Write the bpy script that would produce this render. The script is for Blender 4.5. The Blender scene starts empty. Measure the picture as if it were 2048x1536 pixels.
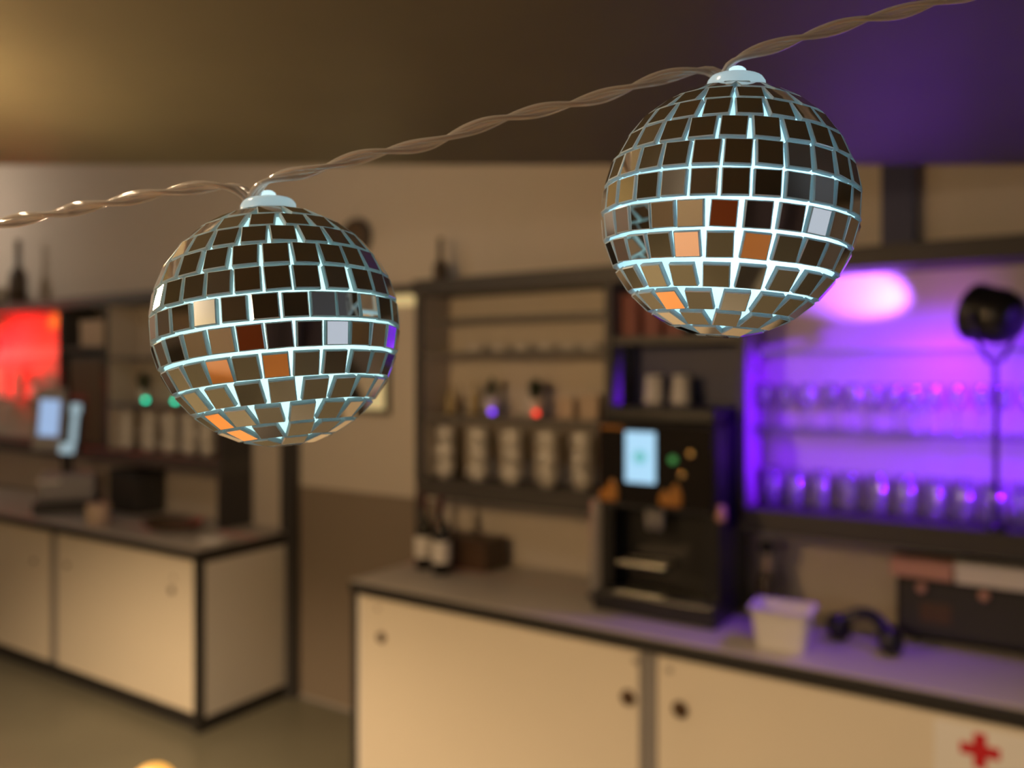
import bpy, bmesh, math, random
from mathutils import Vector, Matrix
random.seed(7)
PI = math.pi
S = bpy.context.scene
C = S.collection
R = math.radians

# ------------------------------------------------------------------ camera
CAM_Z = 1.78
F = 1640.0                       # focal length for a 2048 wide frame
cam_d = bpy.data.cameras.new('camera'); cam = bpy.data.objects.new('camera', cam_d); C.objects.link(cam)
cam.location = (0, 0, CAM_Z); cam.rotation_euler = (R(90), 0, 0)
cam_d.sensor_width = 36.0; cam_d.lens = 36.0 * F / 2048.0
cam_d.shift_y = -28.0 / 2048.0
cam_d.clip_start = 0.01
cam_d.dof.use_dof = True; cam_d.dof.focus_distance = 0.150
cam_d.dof.aperture_fstop = 12.0
S.camera = cam

# ------------------------------------------------------------------ world, exposure
w = bpy.data.worlds.new('world'); S.world = w; w.use_nodes = True
w.node_tree.nodes['Background'].inputs[0].default_value = (0.05, 0.04, 0.03, 1)
w.node_tree.nodes['Background'].inputs[1].default_value = 0.2
S.view_settings.view_transform = 'Standard'; S.view_settings.look = 'None'
S.view_settings.exposure = 0.0; S.view_settings.gamma = 1.0
S.view_settings.use_curve_mapping = False
S.cycles.use_denoising = True
S.cycles.sample_clamp_indirect = 4.0
S.cycles.max_bounces = 10
S.cycles.caustics_reflective = False; S.cycles.caustics_refractive = False

# bar frame: s runs along the bar, t away from the camera into the bar
TH = R(33.0)
UX, UY = math.cos(TH), -math.sin(TH)
VX, VY = math.sin(TH), math.cos(TH)
def P(s, t, z=0.0): return Vector((s*UX + t*VX, s*UY + t*VY, z))
def sx(px, t):
    """s of the point at distance line t that lies behind photo column px"""
    k = (px - 1024.0) / F
    d = t / (VY + k*VX)
    return k*d*UX + d*UY
def zy(px, py, t):
    k = (px - 1024.0) / F
    return CAM_Z + (740.0 - py) / F * (t / (VY + k*VX))

def light(name, kind, loc, energy, col, size=0.1, aim=None, spot=None, blend=1.0):
    l = bpy.data.lights.new(name, kind); o = bpy.data.objects.new(name, l); C.objects.link(o)
    l.energy = energy; l.color = col; o.location = loc
    if kind == 'AREA': l.size = size
    else: l.shadow_soft_size = size
    if kind == 'SPOT': l.spot_size = R(spot); l.spot_blend = blend
    if aim is not None:
        o.rotation_euler = (Vector(aim) - Vector(loc)).to_track_quat('-Z', 'Y').to_euler()
    return o
WARM = (1.0, 0.84, 0.68)
# lamps of the room (their fittings are built further down at the same places)
LAMP_NEAR = Vector((-1.34, 1.42, 2.10))
LAMP_FILL = P(-3.05, 1.15, 3.1)  # added fill pendant, brightens the middle of the bar wall
LAMP_BAR = P(-7.0, 2.1, 3.0)
LAMP_REAR = [Vector((-2.6, -1.6, 2.10)), Vector((1.2, -2.6, 2.10))]
P_NEAR, P_BAR, P_FILL, P_REAR = 58, 24, 14, (54, 5)      # watts given off by the glowing globes
R_NEAR, R_BAR, R_REAR = 0.045, 0.11, 0.13
# recessed downlights in the lowered ceiling; the fourth is added to brighten the cord
DOWN = [(Vector((-2.6, 2.12, 2.345)), 430), (Vector((-1.15, 1.55, 2.345)), 118), (Vector((.6, .9, 2.345)), 98), (Vector((-.62, .22, 2.345)), 34), (Vector((-1.2, -1.6, 2.345)), 80), (Vector((1.2, -1.7, 2.345)), 60)]
for p, e in DOWN:
    light('downlight_beam', 'SPOT', p - Vector((0, 0, .012)), e, (1.0, 0.71, 0.42), 0.04, p - Vector((0, 0, 1)), 122, 0.55)

# ------------------------------------------------------------------ materials
def mat(name, col, rough=0.5, metal=0.0, noise=0.0, nscale=8.0, bump=0.0, emit=None, estr=0.0, spec=0.5, trans=0.0):
    m = bpy.data.materials.new(name); m.use_nodes = True
    nt = m.node_tree; b = nt.nodes['Principled BSDF']
    b.inputs['Base Color'].default_value = (*col, 1); b.inputs['Roughness'].default_value = rough
    b.inputs['Metallic'].default_value = metal; b.inputs['Specular IOR Level'].default_value = spec
    b.inputs['Transmission Weight'].default_value = trans
    if emit:
        b.inputs['Emission Color'].default_value = (*emit, 1); b.inputs['Emission Strength'].default_value = estr
    if noise or bump:
        tc = nt.nodes.new('ShaderNodeTexCoord'); n = nt.nodes.new('ShaderNodeTexNoise')
        n.inputs['Scale'].default_value = nscale; n.inputs['Detail'].default_value = 4
        nt.links.new(tc.outputs['Object'], n.inputs['Vector'])
        if noise:
            mx = nt.nodes.new('ShaderNodeMix'); mx.data_type = 'RGBA'
            mx.inputs[6].default_value = (*[c*(1-noise) for c in col], 1)
            mx.inputs[7].default_value = (*[min(1, c*(1+noise)) for c in col], 1)
            nt.links.new(n.outputs[0], mx.inputs[0]); nt.links.new(mx.outputs[2], b.inputs['Base Color'])
        if bump:
            bp = nt.nodes.new('ShaderNodeBump'); bp.inputs['Strength'].default_value = bump; bp.inputs['Distance'].default_value = 0.01
            nt.links.new(n.outputs[0], bp.inputs['Height']); nt.links.new(bp.outputs[0], b.inputs['Normal'])
    return m
def wood(name, c1, c2, rough=0.45, scale=3.0):
    m = mat(name, c1, rough); nt = m.node_tree; b = nt.nodes['Principled BSDF']
    tc = nt.nodes.new('ShaderNodeTexCoord'); mp = nt.nodes.new('ShaderNodeMapping')
    mp.inputs['Scale'].default_value = (1, 9, 9)
    n = nt.nodes.new('ShaderNodeTexNoise'); n.inputs['Scale'].default_value = scale; n.inputs['Detail'].default_value = 6
    mx = nt.nodes.new('ShaderNodeMix'); mx.data_type = 'RGBA'
    mx.inputs[6].default_value = (*c1, 1); mx.inputs[7].default_value = (*c2, 1)
    nt.links.new(tc.outputs['Object'], mp.inputs[0]); nt.links.new(mp.outputs[0], n.inputs['Vector'])
    nt.links.new(n.outputs[0], mx.inputs[0]); nt.links.new(mx.outputs[2], b.inputs['Base Color'])
    return m
def mixmat(name, parts):
    """layered shader from (kind, weight, colour, roughness)"""
    m = bpy.data.materials.new(name); m.use_nodes = True; nt = m.node_tree
    nt.nodes.remove(nt.nodes['Principled BSDF']); out = nt.nodes['Material Output']
    acc = None; tot = 0
    for kind, wgt, col, ro in parts:
        n = nt.nodes.new('ShaderNodeBsdf' + kind); n.inputs[0].default_value = (*col, 1)
        if 'Roughness' in n.inputs and ro is not None: n.inputs['Roughness'].default_value = ro
        tot += wgt
        if acc is None: acc = n.outputs[0]
        else:
            mx = nt.nodes.new('ShaderNodeMixShader'); mx.inputs[0].default_value = wgt / tot
            nt.links.new(acc, mx.inputs[1]); nt.links.new(n.outputs[0], mx.inputs[2]); acc = mx.outputs[0]
    nt.links.new(acc, out.inputs[0])
    return m
M = dict(
    wall=mat('wall_paint', (0.62, 0.56, 0.49), 0.85, noise=0.04, nscale=1.5),
    walldark=mat('rear_wall_paint', (0.58, 0.47, 0.33), 0.8, noise=0.1, nscale=1.0),
    soffit=mat('dark_ceiling', (0.100, 0.096, 0.070), 0.46, noise=0.25, nscale=3.0, spec=0.5),
    ceil=mat('upper_ceiling', (0.25, 0.22, 0.19), 0.8),
    floor=mat('dark_floor', (0.13, 0.12, 0.085), 0.34, noise=0.2, nscale=2.0, spec=0.45),
    door=mat('cream_laminate', (0.74, 0.66, 0.54), 0.42, noise=0.03, nscale=2.0, spec=0.4),
    edge=mat('black_edge', (0.022, 0.020, 0.020), 0.45),
    greystrip=mat('grey_strip', (0.26, 0.24, 0.23), 0.5),
    top=mat('grey_worktop', (0.44, 0.40, 0.36), 0.38, noise=0.06, nscale=14),
    shelfboard=mat('dark_shelf_board', (0.06, 0.055, 0.052), 0.5),
    shelfside=mat('dark_shelf_side', (0.045, 0.042, 0.042), 0.55),
    upright=mat('cream_upright', (0.50, 0.45, 0.39), 0.6),
    shadepanel=mat('brown_door_shade', (0.25, 0.20, 0.155), 0.5),
    navy=mat('navy_panel', (0.045, 0.05, 0.13), 0.5),
    thinshelf=mat('grey_shelf', (0.16, 0.145, 0.13), 0.4),
    white=mat('white_ceramic', (0.72, 0.69, 0.65), 0.25),
    paper=mat('white_paper', (0.78, 0.75, 0.72), 0.7),
    black=mat('black_plastic', (0.012, 0.012, 0.014), 0.32),
    blackgloss=mat('black_gloss', (0.012, 0.011, 0.012), 0.1),
    charcoal=mat('charcoal', (0.035, 0.033, 0.032), 0.55),
    steel=mat('brushed_steel', (0.55, 0.54, 0.53), 0.3, 1.0),
    greymetal=mat('grey_plastic', (0.30, 0.29, 0.30), 0.4),
    chrome=mat('chrome', (0.8, 0.8, 0.8), 0.12, 1.0),
    brass=mat('brass', (0.75, 0.50, 0.22), 0.25, 1.0),
    amber=mat('amber_gloss', (0.45, 0.20, 0.04), 0.2),
    hole=mat('brown_pull', (0.07, 0.035, 0.012), 0.6),
    screw=mat('screw_head', (0.36, 0.31, 0.25), 0.45),
    leaf=mat('dark_leaf', (0.018, 0.035, 0.014), 0.6),
    soil=mat('soil', (0.03, 0.02, 0.015), 0.9),
    wine=mat('dark_bottle', (0.012, 0.012, 0.012), 0.15),
    capsule=mat('wine_capsule', (0.07, 0.015, 0.02), 0.4),
    brownglass=mat('brown_bottle', (0.06, 0.04, 0.025), 0.3),
    amberglass=mat('amber_liquor', (0.42, 0.33, 0.16), 0.2),
    carton=mat('beige_carton', (0.55, 0.43, 0.32), 0.7),
    pinkcarton=mat('pink_carton', (0.60, 0.33, 0.28), 0.7),
    redcarton=mat('red_carton', (0.26, 0.08, 0.07), 0.6),
    redcross=mat('red_cross_ink', (0.55, 0.012, 0.02), 0.6),
    darkwood=wood('dark_wood', (0.055, 0.030, 0.018), (0.11, 0.06, 0.035)),
    orangewood=wood('orange_wood', (0.50, 0.20, 0.055), (0.62, 0.27, 0.08)),
    curtain=mat('dark_curtain', (0.035, 0.026, 0.038), 0.9),
    orangefab=mat('orange_upholstery', (0.55, 0.16, 0.05), 0.9),
    rugged=mat('brown_tray', (0.10, 0.065, 0.035), 0.6),
    yellowglass=mat('yellow_pane', (0.75, 0.66, 0.36), 0.3, emit=(1.0, 0.82, 0.42), estr=0.38),
    tub=mat('white_tub', (0.74, 0.71, 0.68), 0.45),
    screen=mat('screen_glow', (0.1, 0.12, 0.15), 0.2, emit=(0.42, 0.74, 1.0), estr=0.95),
    screenmark=mat('screen_mark', (0.1, 0.12, 0.12), 0.2, emit=(0.18, 0.62, 0.68), estr=0.85),
    paintedglint=mat('painted_glint', (0.3, 0.33, 0.35), 0.2, emit=(0.45, 0.68, 0.80), estr=0.55),  # reflection on the till monitor's side, painted as a glowing colour
    postscreen=mat('till_screen_glow', (0.1, 0.1, 0.12), 0.2, emit=(0.40, 0.60, 0.95), estr=0.75),
    greenled=mat('green_led', (0.0, 0.2, 0.1), 0.4, emit=(0.0, 0.75, 0.42), estr=4.5),
    purpleled=mat('purple_led', (0.05, 0, 0.2), 0.4, emit=(0.16, 0.03, 0.8), estr=3.5),
    redled=mat('red_led', (0.3, 0, 0), 0.4, emit=(1.0, 0.05, 0.03), estr=2.6),
    greenlamp=mat('green_indicator', (0.0, 0.1, 0.02), 0.4, emit=(0.05, 0.25, 0.06), estr=0.8),
    globelow=mat('candle_globe', (0.25, 0.12, 0.03), 0.4, emit=(1.0, 0.50, 0.09), estr=1.0),
    daylight=mat('window_daylight', (0.2, 0.22, 0.25), 0.2, emit=(0.62, 0.72, 0.85), estr=0.75),
    downlens=mat('downlight_lens', (0.9, 0.8, 0.6), 0.4, emit=(1.0, 0.66, 0.33), estr=14.0),
    lens_p=mat('purple_lens', (0.1, 0.02, 0.2), 0.3, emit=(0.6, 0.1, 1.0), estr=6.0),
    lens_r=mat('red_lens', (0.2, 0.02, 0.02), 0.3, emit=(1.0, 0.06, 0.03), estr=5.0),
    mirror=mat('mirror_silver', (0.90, 0.90, 0.88), 0.025, 1.0),
    tilesides=mixmat('tile_glass_edge', [('Diffuse', .32, (0.85, 0.94, 0.96), None), ('Translucent', .46, (0.92, 0.98, 0.99), None), ('Glossy', .22, (0.9, 0.95, 0.96), 0.10)]),
    shell=mixmat('milky_shell', [('Translucent', .70, (0.80, 0.95, 0.97), None), ('Diffuse', .22, (0.5, 0.58, 0.6), None), ('Glossy', .08, (0.9, 0.9, 0.9), 0.25)]),
    cap=mixmat('milky_cap', [('Translucent', .55, (0.86, 0.93, 0.93), None), ('Diffuse', .35, (0.78, 0.82, 0.82), None), ('Glossy', .10, (0.9, 0.9, 0.9), 0.2)]),
    cord=mixmat('clear_cord', [('Transparent', .44, (0.97, 0.96, 0.95), None), ('Diffuse', .32, (0.85, 0.82, 0.78), None), ('Translucent', .16, (0.9, 0.88, 0.85), None), ('Glossy', .26, (1, 1, 1), 0.06)]),
    copper=mat('tinned_wire', (0.55, 0.45, 0.35), 0.35, 0.7),
    glass=mixmat('clear_glass', [('Transparent', .74, (0.93, 0.94, 0.95), None), ('Glossy', .16, (1, 1, 1), 0.08), ('Diffuse', .10, (0.8, 0.8, 0.8), None)]),
    pane=mixmat('shelf_glass', [('Transparent', .82, (0.9, 0.92, 0.92), None), ('Glossy', .03, (1, 1, 1), 0.3), ('Diffuse', .12, (0.2, 0.23, 0.23), None)]),
)

# ------------------------------------------------------------------ mesh helpers
def nb(): return bmesh.new()
def box(bm, x0, x1, y0, y1, z0, z1, bev=0.0, mtx=None, mi=0):
    vs = [bm.verts.new(Vector((x, y, z))) for z in (z0, z1) for y in (y0, y1) for x in (x0, x1)]
    if mtx:
        for v in vs: v.co = mtx @ v.co
    fs = []
    for q in ((0,2,3,1),(4,5,7,6),(0,1,5,4),(1,3,7,5),(3,2,6,7),(2,0,4,6)):
        f = bm.faces.new([vs[i] for i in q]); f.material_index = mi; fs.append(f)
    if bev:
        es = list({e for f in fs for e in f.edges})
        bmesh.ops.bevel(bm, geom=es, offset=bev, segments=2, affect='EDGES', profile=0.5, clamp_overlap=True)
def lathe(bm, prof, n=20, mtx=None, mi=0, smooth=True):
    rings = []
    for r, z in prof:
        if r < 1e-6: ring = [bm.verts.new((0, 0, z))]
        else: ring = [bm.verts.new((r*math.cos(2*PI*i/n), r*math.sin(2*PI*i/n), z)) for i in range(n)]
        rings.append(ring)
    if mtx:
        for rg in rings:
            for v in rg: v.co = mtx @ v.co
    for a, b in zip(rings, rings[1:]):
        for i in range(n):
            j = (i+1) % n
            if len(a) == 1 and len(b) == 1: continue
            if len(a) == 1: q = (a[0], b[j], b[i])
            elif len(b) == 1: q = (a[i], a[j], b[0])
            else: q = (a[i], a[j], b[j], b[i])
            f = bm.faces.new(q); f.smooth = smooth; f.material_index = mi
def tube(bm, pts, rad, n=8, mi=0, close=True):
    pts = [Vector(p) for p in pts]; rings = []
    t0 = (pts[1]-pts[0]).normalized()
    up = Vector((0,0,1)) if abs(t0.z) < .9 else Vector((1,0,0))
    nrm = (up - t0*up.dot(t0)).normalized()
    for i, p in enumerate(pts):
        t = (pts[min(i+1, len(pts)-1)] - pts[max(i-1, 0)]).normalized()
        nrm = (nrm - t*nrm.dot(t)).normalized(); bi = t.cross(nrm)
        r = rad[i] if isinstance(rad, (list, tuple)) else rad
        rings.append([bm.verts.new(p + (nrm*math.cos(2*PI*k/n) + bi*math.sin(2*PI*k/n))*r) for k in range(n)])
    for a, b in zip(rings, rings[1:]):
        for k in range(n):
            f = bm.faces.new((a[k], a[(k+1) % n], b[(k+1) % n], b[k])); f.smooth = True; f.material_index = mi
    if close:
        bm.faces.new(list(reversed(rings[0]))); bm.faces.new(rings[-1])
def obj(name, bm, m, parent=None, loc=None, label=None):
    bmesh.ops.recalc_face_normals(bm, faces=bm.faces)
    me = bpy.data.meshes.new(name); bm.to_mesh(me); bm.free()
    for x in (m if isinstance(m, (list, tuple)) else [m]): me.materials.append(x)
    o = bpy.data.objects.new(name, me); C.objects.link(o)
    if parent: o.parent = parent
    if loc is not None: o.location = loc
    if label: o['label'] = label
    return o
def part(name, parent, m, *boxes, bev=0.0, label=None):
    bm = nb()
    for b in boxes: box(bm, *b, bev=bev)
    return obj(name, bm, m, parent, label=label)
def lpart(name, parent, m, prof, n=20, mtx=None, label=None):
    bm = nb(); lathe(bm, prof, n, mtx); return obj(name, bm, m, parent, label=label)
def tag(o, label, cat, group=None):
    o['label'] = label; o['category'] = cat
    if group: o['group'] = group
    return o
def thing(name, label, cat, loc=(0,0,0), rz=0.0, group=None):
    o = bpy.data.objects.new(name, None); C.objects.link(o)
    o.empty_display_size = 0.05
    o.location = loc; o.rotation_euler = (0, 0, rz)
    return tag(o, label, cat, group)
def bthing(name, label, cat, s, t, z, rz=0.0, group=None):
    return thing(name, label, cat, P(s, t, z), -TH + rz, group)
def struct(name, bm, m, parent=None):
    o = obj(name, bm, m, parent)
    if not parent: o['kind'] = 'structure'
    return o
def copy_tree(o, parent=None):
    c = o.copy(); C.objects.link(c)
    if parent: c.parent = parent
    for ch in list(o.children): copy_tree(ch, c)
    return c
def bcopy(o, s, t, z, label=None, rz=0.0, scale=None, group=None):
    c = copy_tree(o); c.location = P(s, t, z); c.rotation_euler = (0, 0, -TH + rz)
    if label: c['label'] = label
    if group: c['group'] = group
    if scale: c.scale = scale
    return c
def rot_to(vec):
    return Vector((0,0,1)).rotation_difference(Vector(vec).normalized()).to_matrix().to_4x4()
BARROT = Matrix.Rotation(-TH, 4, 'Z')

# ------------------------------------------------------------------ room shell
S0, S1, T0, T1 = -7.7, 3.6, -4.2, 3.13        # extents in the bar frame
HI, LO = 3.6, 2.35
bm = nb(); box(bm, S0-.2, S1+.2, T0-.2, T1+.2, -.1, 0, mtx=BARROT); struct('floor', bm, M['floor'])
bm = nb(); box(bm, S0-.2, S1+.2, T1, T1+.15, 0, HI, mtx=BARROT); struct('wall_bar', bm, M['wall'])
bm = nb(); box(bm, S0-.15, S0, T0, T1, 0, HI, mtx=BARROT); struct('wall_left', bm, M['wall'])
bm = nb(); box(bm, S1, S1+.15, T0, T1, 0, HI, mtx=BARROT); wr = struct('wall_right', bm, M['walldark'])
bm = nb(); box(bm, S0-.2, S1+.2, T0-.15, T0, 0, HI, mtx=BARROT); struct('wall_rear', bm, M['walldark'])
bm = nb(); box(bm, S0-.2, S1+.2, T0-.2, T1+.2, HI, HI+.1, mtx=BARROT); struct('ceiling', bm, M['ceil'])
# lowered dark ceiling over the guests; its front edge runs square to the camera
bm = nb()
SY = 2.28
def on_edge_t(t): # point where world Y = SY on a line of constant t
    s = (SY - t*VY) / UY; return P(s, t)
def on_edge_s(s):
    t = (SY - s*UY) / VY; return P(s, t)
poly = [on_edge_s(S0), P(S0, T0), P(S1, T0), P(S1, T1), on_edge_t(T1)]
if (SY - S0*UY)/VY < T0: poly = [on_edge_t(T0), P(S1, T0), P(S1, T1), on_edge_t(T1)]
lo = [bm.verts.new((p.x, p.y, LO)) for p in poly]; hi = [bm.verts.new((p.x, p.y, LO+.14)) for p in poly]
bm.faces.new(lo); bm.faces.new(list(reversed(hi)))
for i in range(len(poly)):
    j = (i+1) % len(poly); bm.faces.new((lo[i], lo[j], hi[j], hi[i]))
struct('ceiling.001', bm, M['soffit'])
# dark blue wall strip above the right shelves
bm = nb(); box(bm, -.475, -.37, T1-.05, T1, 2.19, HI, mtx=BARROT); struct('trim_1', bm, M['navy'])
# door in the bar wall with a yellow lit pane
bm = nb(); box(bm, -3.40, -2.455, T1-.012, T1, 0, 2.085, mtx=BARROT); door = struct('door_1', bm, M['wall'])
bm = nb()
for q in ((-3.11, -2.75, 1.99, 2.02), (-3.11, -2.75, 1.555, 1.58), (-3.11, -3.08, 1.58, 1.99), (-2.775, -2.75, 1.58, 1.99)):
    box(bm, q[0], q[1], T1-.03, T1-.01, q[2], q[3], mtx=BARROT)
obj('pane_frame', bm, M['charcoal'], door)
bm = nb(); box(bm, -3.08, -2.775, T1-.02, T1-.011, 1.58, 1.99, mtx=BARROT); obj('pane', bm, M['yellowglass'], door)
bm = nb(); box(bm, -3.395, -2.46, T1-.018, T1-.008, .02, 1.15, mtx=BARROT); obj('shade_panel', bm, M['shadepanel'], door, label='brown panel painted as shade on the lower door')  # brown sheet paints the shade on the lower door
bm = nb(); box(bm, -3.395, -2.46, T1-.02, T1-.005, 2.10, 2.15, mtx=BARROT); obj('transom_pane', bm, M['yellowglass'], door)
bm = nb(); box(bm, -3.505, -3.405, T1-.06, T1, 0, 2.2, mtx=BARROT); box(bm, -3.405, -2.455, T1-.03, T1, 2.16, 2.2, mtx=BARROT)
struct('trim_2', bm, M['shelfside'])
bm = nb(); box(bm, -3.40, -2.45, T1-.02, T1, 0, .012, mtx=BARROT); struct('baseboard_bar', bm, M['greystrip'])
# window in the right wall (only seen in the mirror tiles)
bm = nb()
for q in ((-.6, 2.2, .95, 1.0), (-.6, 2.2, 2.1, 2.15), (-.6, -.55, 1, 2.1), (2.15, 2.2, 1, 2.1), (.78, .82, 1, 2.1)):
    box(bm, S1-.05, S1, q[0], q[1], q[2], q[3], mtx=BARROT)
win = struct('window_1', bm, M['greystrip'])
for a, b in ((-.55, .78), (.82, 2.15)):
    bm = nb(); box(bm, S1-.02, S1-.005, a, b, 1.0, 2.1, mtx=BARROT); obj('pane', bm, M['daylight'], win)

# ------------------------------------------------------------------ counters
TF = 2.53                                     # front plane of the counters
def disc(parent, name, m, x, z, r, dep=.012, y=0.0, label=None):
    mt = Matrix.Translation((x, y, z)) @ Matrix.Rotation(PI/2, 4, 'X')
    return lpart(name, parent, m, [(0, 0), (r*.8, 0), (r, dep*.15), (r, dep*.6), (r*.7, dep), (0, dep*.8)], 14, mt, label)
def cabinet(s0, s1, label, doors, end=None, holes=(), screws=(), door_z0=.075):
    c = bthing('bar_cabinet', label, 'cabinet', s0, TF, 0, group='cream bar cabinets')
    w_ = s1 - s0
    part('body', c, M['edge'], (0, w_, .02, .58, .06, .85))
    part('plinth', c, M['edge'], (0, w_, .015, .56, 0, .065))
    for a, b in doors:
        d = part('door', c, M['door'], (a-s0, b-s0, -.004, .019, door_z0, .84), bev=.003)
        for x, z, r in holes:
            if a <= x <= b: disc(d, 'finger_pull', M['hole'], x-s0, z, r, y=-.004)
        for x, z, r in screws:
            if a <= x <= b: disc(d, 'screw', M['screw'], x-s0, z, r, .006, y=-.004)
    return c
SA, SB, SC = -2.44, -1.09, .30
A = cabinet(SA, SB-.02, 'wide cream bar cabinet on the end of the right counter, two finger pulls', [(SA+.045, SB-.045)],
    holes=[(sx(765, TF), .686, .022), (sx(1258, TF), .68, .027)], screws=[(sx(757, TF), .80, .010), (sx(1272, TF), .807, .012)])
part('left_post', A, M['edge'], (0, .03, -.008, .02, 0, .85))
part('edge_strip', A, M['paper'], (.031, .044, -.003, .02, .07, .85), label='pale strip beside the door')
part('divider', A, M['greystrip'], (SB-.04-SA, SB-.02-SA, -.002, .02, .07, .85), label='grey upright strip')
part('end_panel', A, M['door'], (-.006, .0, .03, .57, .07, .84))
B = cabinet(SB-.015, SC, 'cream bar cabinet whose door carries the red cross sign', [(SB+.02, SC-.02)],
    holes=[(sx(1362, TF), .682, .027)], screws=[(sx(1340, TF), .80, .012)])
part('divider', B, M['greystrip'], (0, .03, -.002, .02, .07, .85), label='grey upright strip')
Cc = cabinet(SC+.005, 1.55, 'cream bar cabinet right of the red cross sign, mostly out of frame', [(SC+.03, 1.52)])
LA, LB = -3.47, -4.82
L1 = cabinet(LB+.0, LA, 'cream bar cabinet at the corner of the left counter, white end panel showing', [(LB+.065, LA-.035)],
    holes=[(sx(137, TF), zy(137, 1130, TF), .013), (sx(346, TF), zy(346, 1180, TF), .018)], screws=[(sx(349, TF), zy(349, 1155, TF), .012)], door_z0=.09)
part('corner_post', L1, M['edge'], (LA-LB-.03, LA-LB+.004, -.008, .03, 0, .85))
part('divider', L1, M['greystrip'], (0, .06, -.002, .02, .09, .85), label='grey upright strip')
ep = part('end_panel', L1, M['white'], (LA-LB, LA-LB+.004, .035, .54, .07, .83), label='white end panel')
part('end_frame', L1, M['edge'], (LA-LB-.004, LA-LB+.006, .54, .585, 0, .85), (LA-LB-.004, LA-LB+.007, .0, .56, 0, .07))
L2 = cabinet(-6.2, LB-.005, 'cream bar cabinet under the till at the photo edge, single small pull', [(-6.17, LB-.035)],
    holes=[(sx(70, TF), zy(70, 1122, TF), .013)], door_z0=.09)
L3 = cabinet(-7.6, -6.205, 'cream bar cabinet furthest along the left counter, out of frame', [(-7.57, -6.235)])
def worktop(s0, s1, label):
    c = bthing('worktop', label, 'worktop', s0, TF-.02, .85)
    part('top_slab', c, M['top'], (.004, s1-s0-.004, .004, .615, .03, .05), bev=.002)
    part('edge_band', c, M['edge'], (0, s1-s0, 0, .615, .0, .044), bev=.003, label='black edge band')
    return c
worktop(SA-.005, 1.56, 'grey topped bar worktop with black edge under the coffee machine')
worktop(-7.6, LA+.008, 'grey topped bar worktop with black edge under the till')

# ------------------------------------------------------------------ shelf units on the bar wall
TS = 2.91
DEP = T1 - TS - .002
def shelf_unit(s0, s1, ztop, uprights, label, boards):
    u = bthing('shelf_unit', label, 'shelf', s0, TS, 1.205)
    W = s1 - s0
    for a, b in boards: part('bottom_board', u, M['shelfboard'], (a-s0, b-s0, 0, DEP, 0, .08), bev=.003)
    part('top_board', u, M['shelfboard'], (-.01, W, -.01, DEP, ztop-1.205-.07, ztop-1.205), bev=.003)
    for a, b, m in uprights:
        up = part('upright', u, m, (a-s0, b-s0, .012, DEP, .08, ztop-1.205-.07), bev=.002)
        part('front_edge', up, M['shelfside'], (a-s0, b-s0, 0, .012, .08, ztop-1.205-.07), label='dark front edge')
    return u
RS = shelf_unit(SA+.02, 1.5, 2.19, [(SA+.02, SA+.06, M['upright']), (-1.455, -1.425, M['greystrip']), (-.925, -.898, M['greystrip']), (.80, .83, M['shelfside']), (1.47, 1.5, M['shelfside'])],
    'dark shelf unit over the right counter with glasses and white mugs', [(SA+.02, -1.425), (-.925, 1.5)])
part('end_post', RS, M['shelfside'], (0, .035, 0, .04, -.305, 0), label='thin post down to the worktop')
O = SA + .02
for z in (1.575, 1.86, 2.015):
    part('shelf', RS, M['thinshelf'], (SA+.06-O, -1.455-O, .01 if z < 2 else .06, DEP, z-1.205-.022, z-1.205))
part('shelf', RS, M['shelfboard'], (-1.425-O, -.925-O, .01, DEP, 1.91-1.205-.03, 1.91-1.205))
part('back_panel', RS, M['navy'], (-1.425-O, -.925-O, DEP-.012, DEP, .08, .91), label='navy back panel of the middle bay')
for z in (1.572, 1.852):
    part('glass_shelf', RS, M['pane'], (-.898-O, .80-O, .075, DEP, z-1.205-.014, z-1.205), label='glass shelf in the purple bay')
LS = shelf_unit(-7.68, -3.80, 2.25, [(-3.83, -3.80, M['shelfside']), (-4.93, -4.90, M['upright']), (-5.46, -5.43, M['shelfside']), (-7.68, -7.65, M['shelfside'])],
    'dark shelf unit over the left counter with cups and green lights', [(-7.68, -3.80)])
part('end_panel', LS, M['shelfside'], (3.85, 3.88, 0, DEP, -.305, 0), label='dark end panel down to the worktop')
for z in (1.575, 1.86):
    part('shelf', LS, M['thinshelf'], (-4.90+7.68, -3.83+7.68, .01, DEP, z-1.205-.022, z-1.205))
    part('glass_shelf', LS, M['pane'], (.03, -5.46+7.68, .075, DEP, z-1.205-.014, z-1.205))
part('back_panel', LS, M['charcoal'], (-5.43+7.68, -4.93+7.68, DEP-.012, DEP, .08, .96), label='dark brown back panel of the narrow bay')
part('shelf', LS, M['shelfboard'], (-5.43+7.68, -4.93+7.68, .01, DEP, 1.93-1.205-.03, 1.93-1.205))

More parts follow.
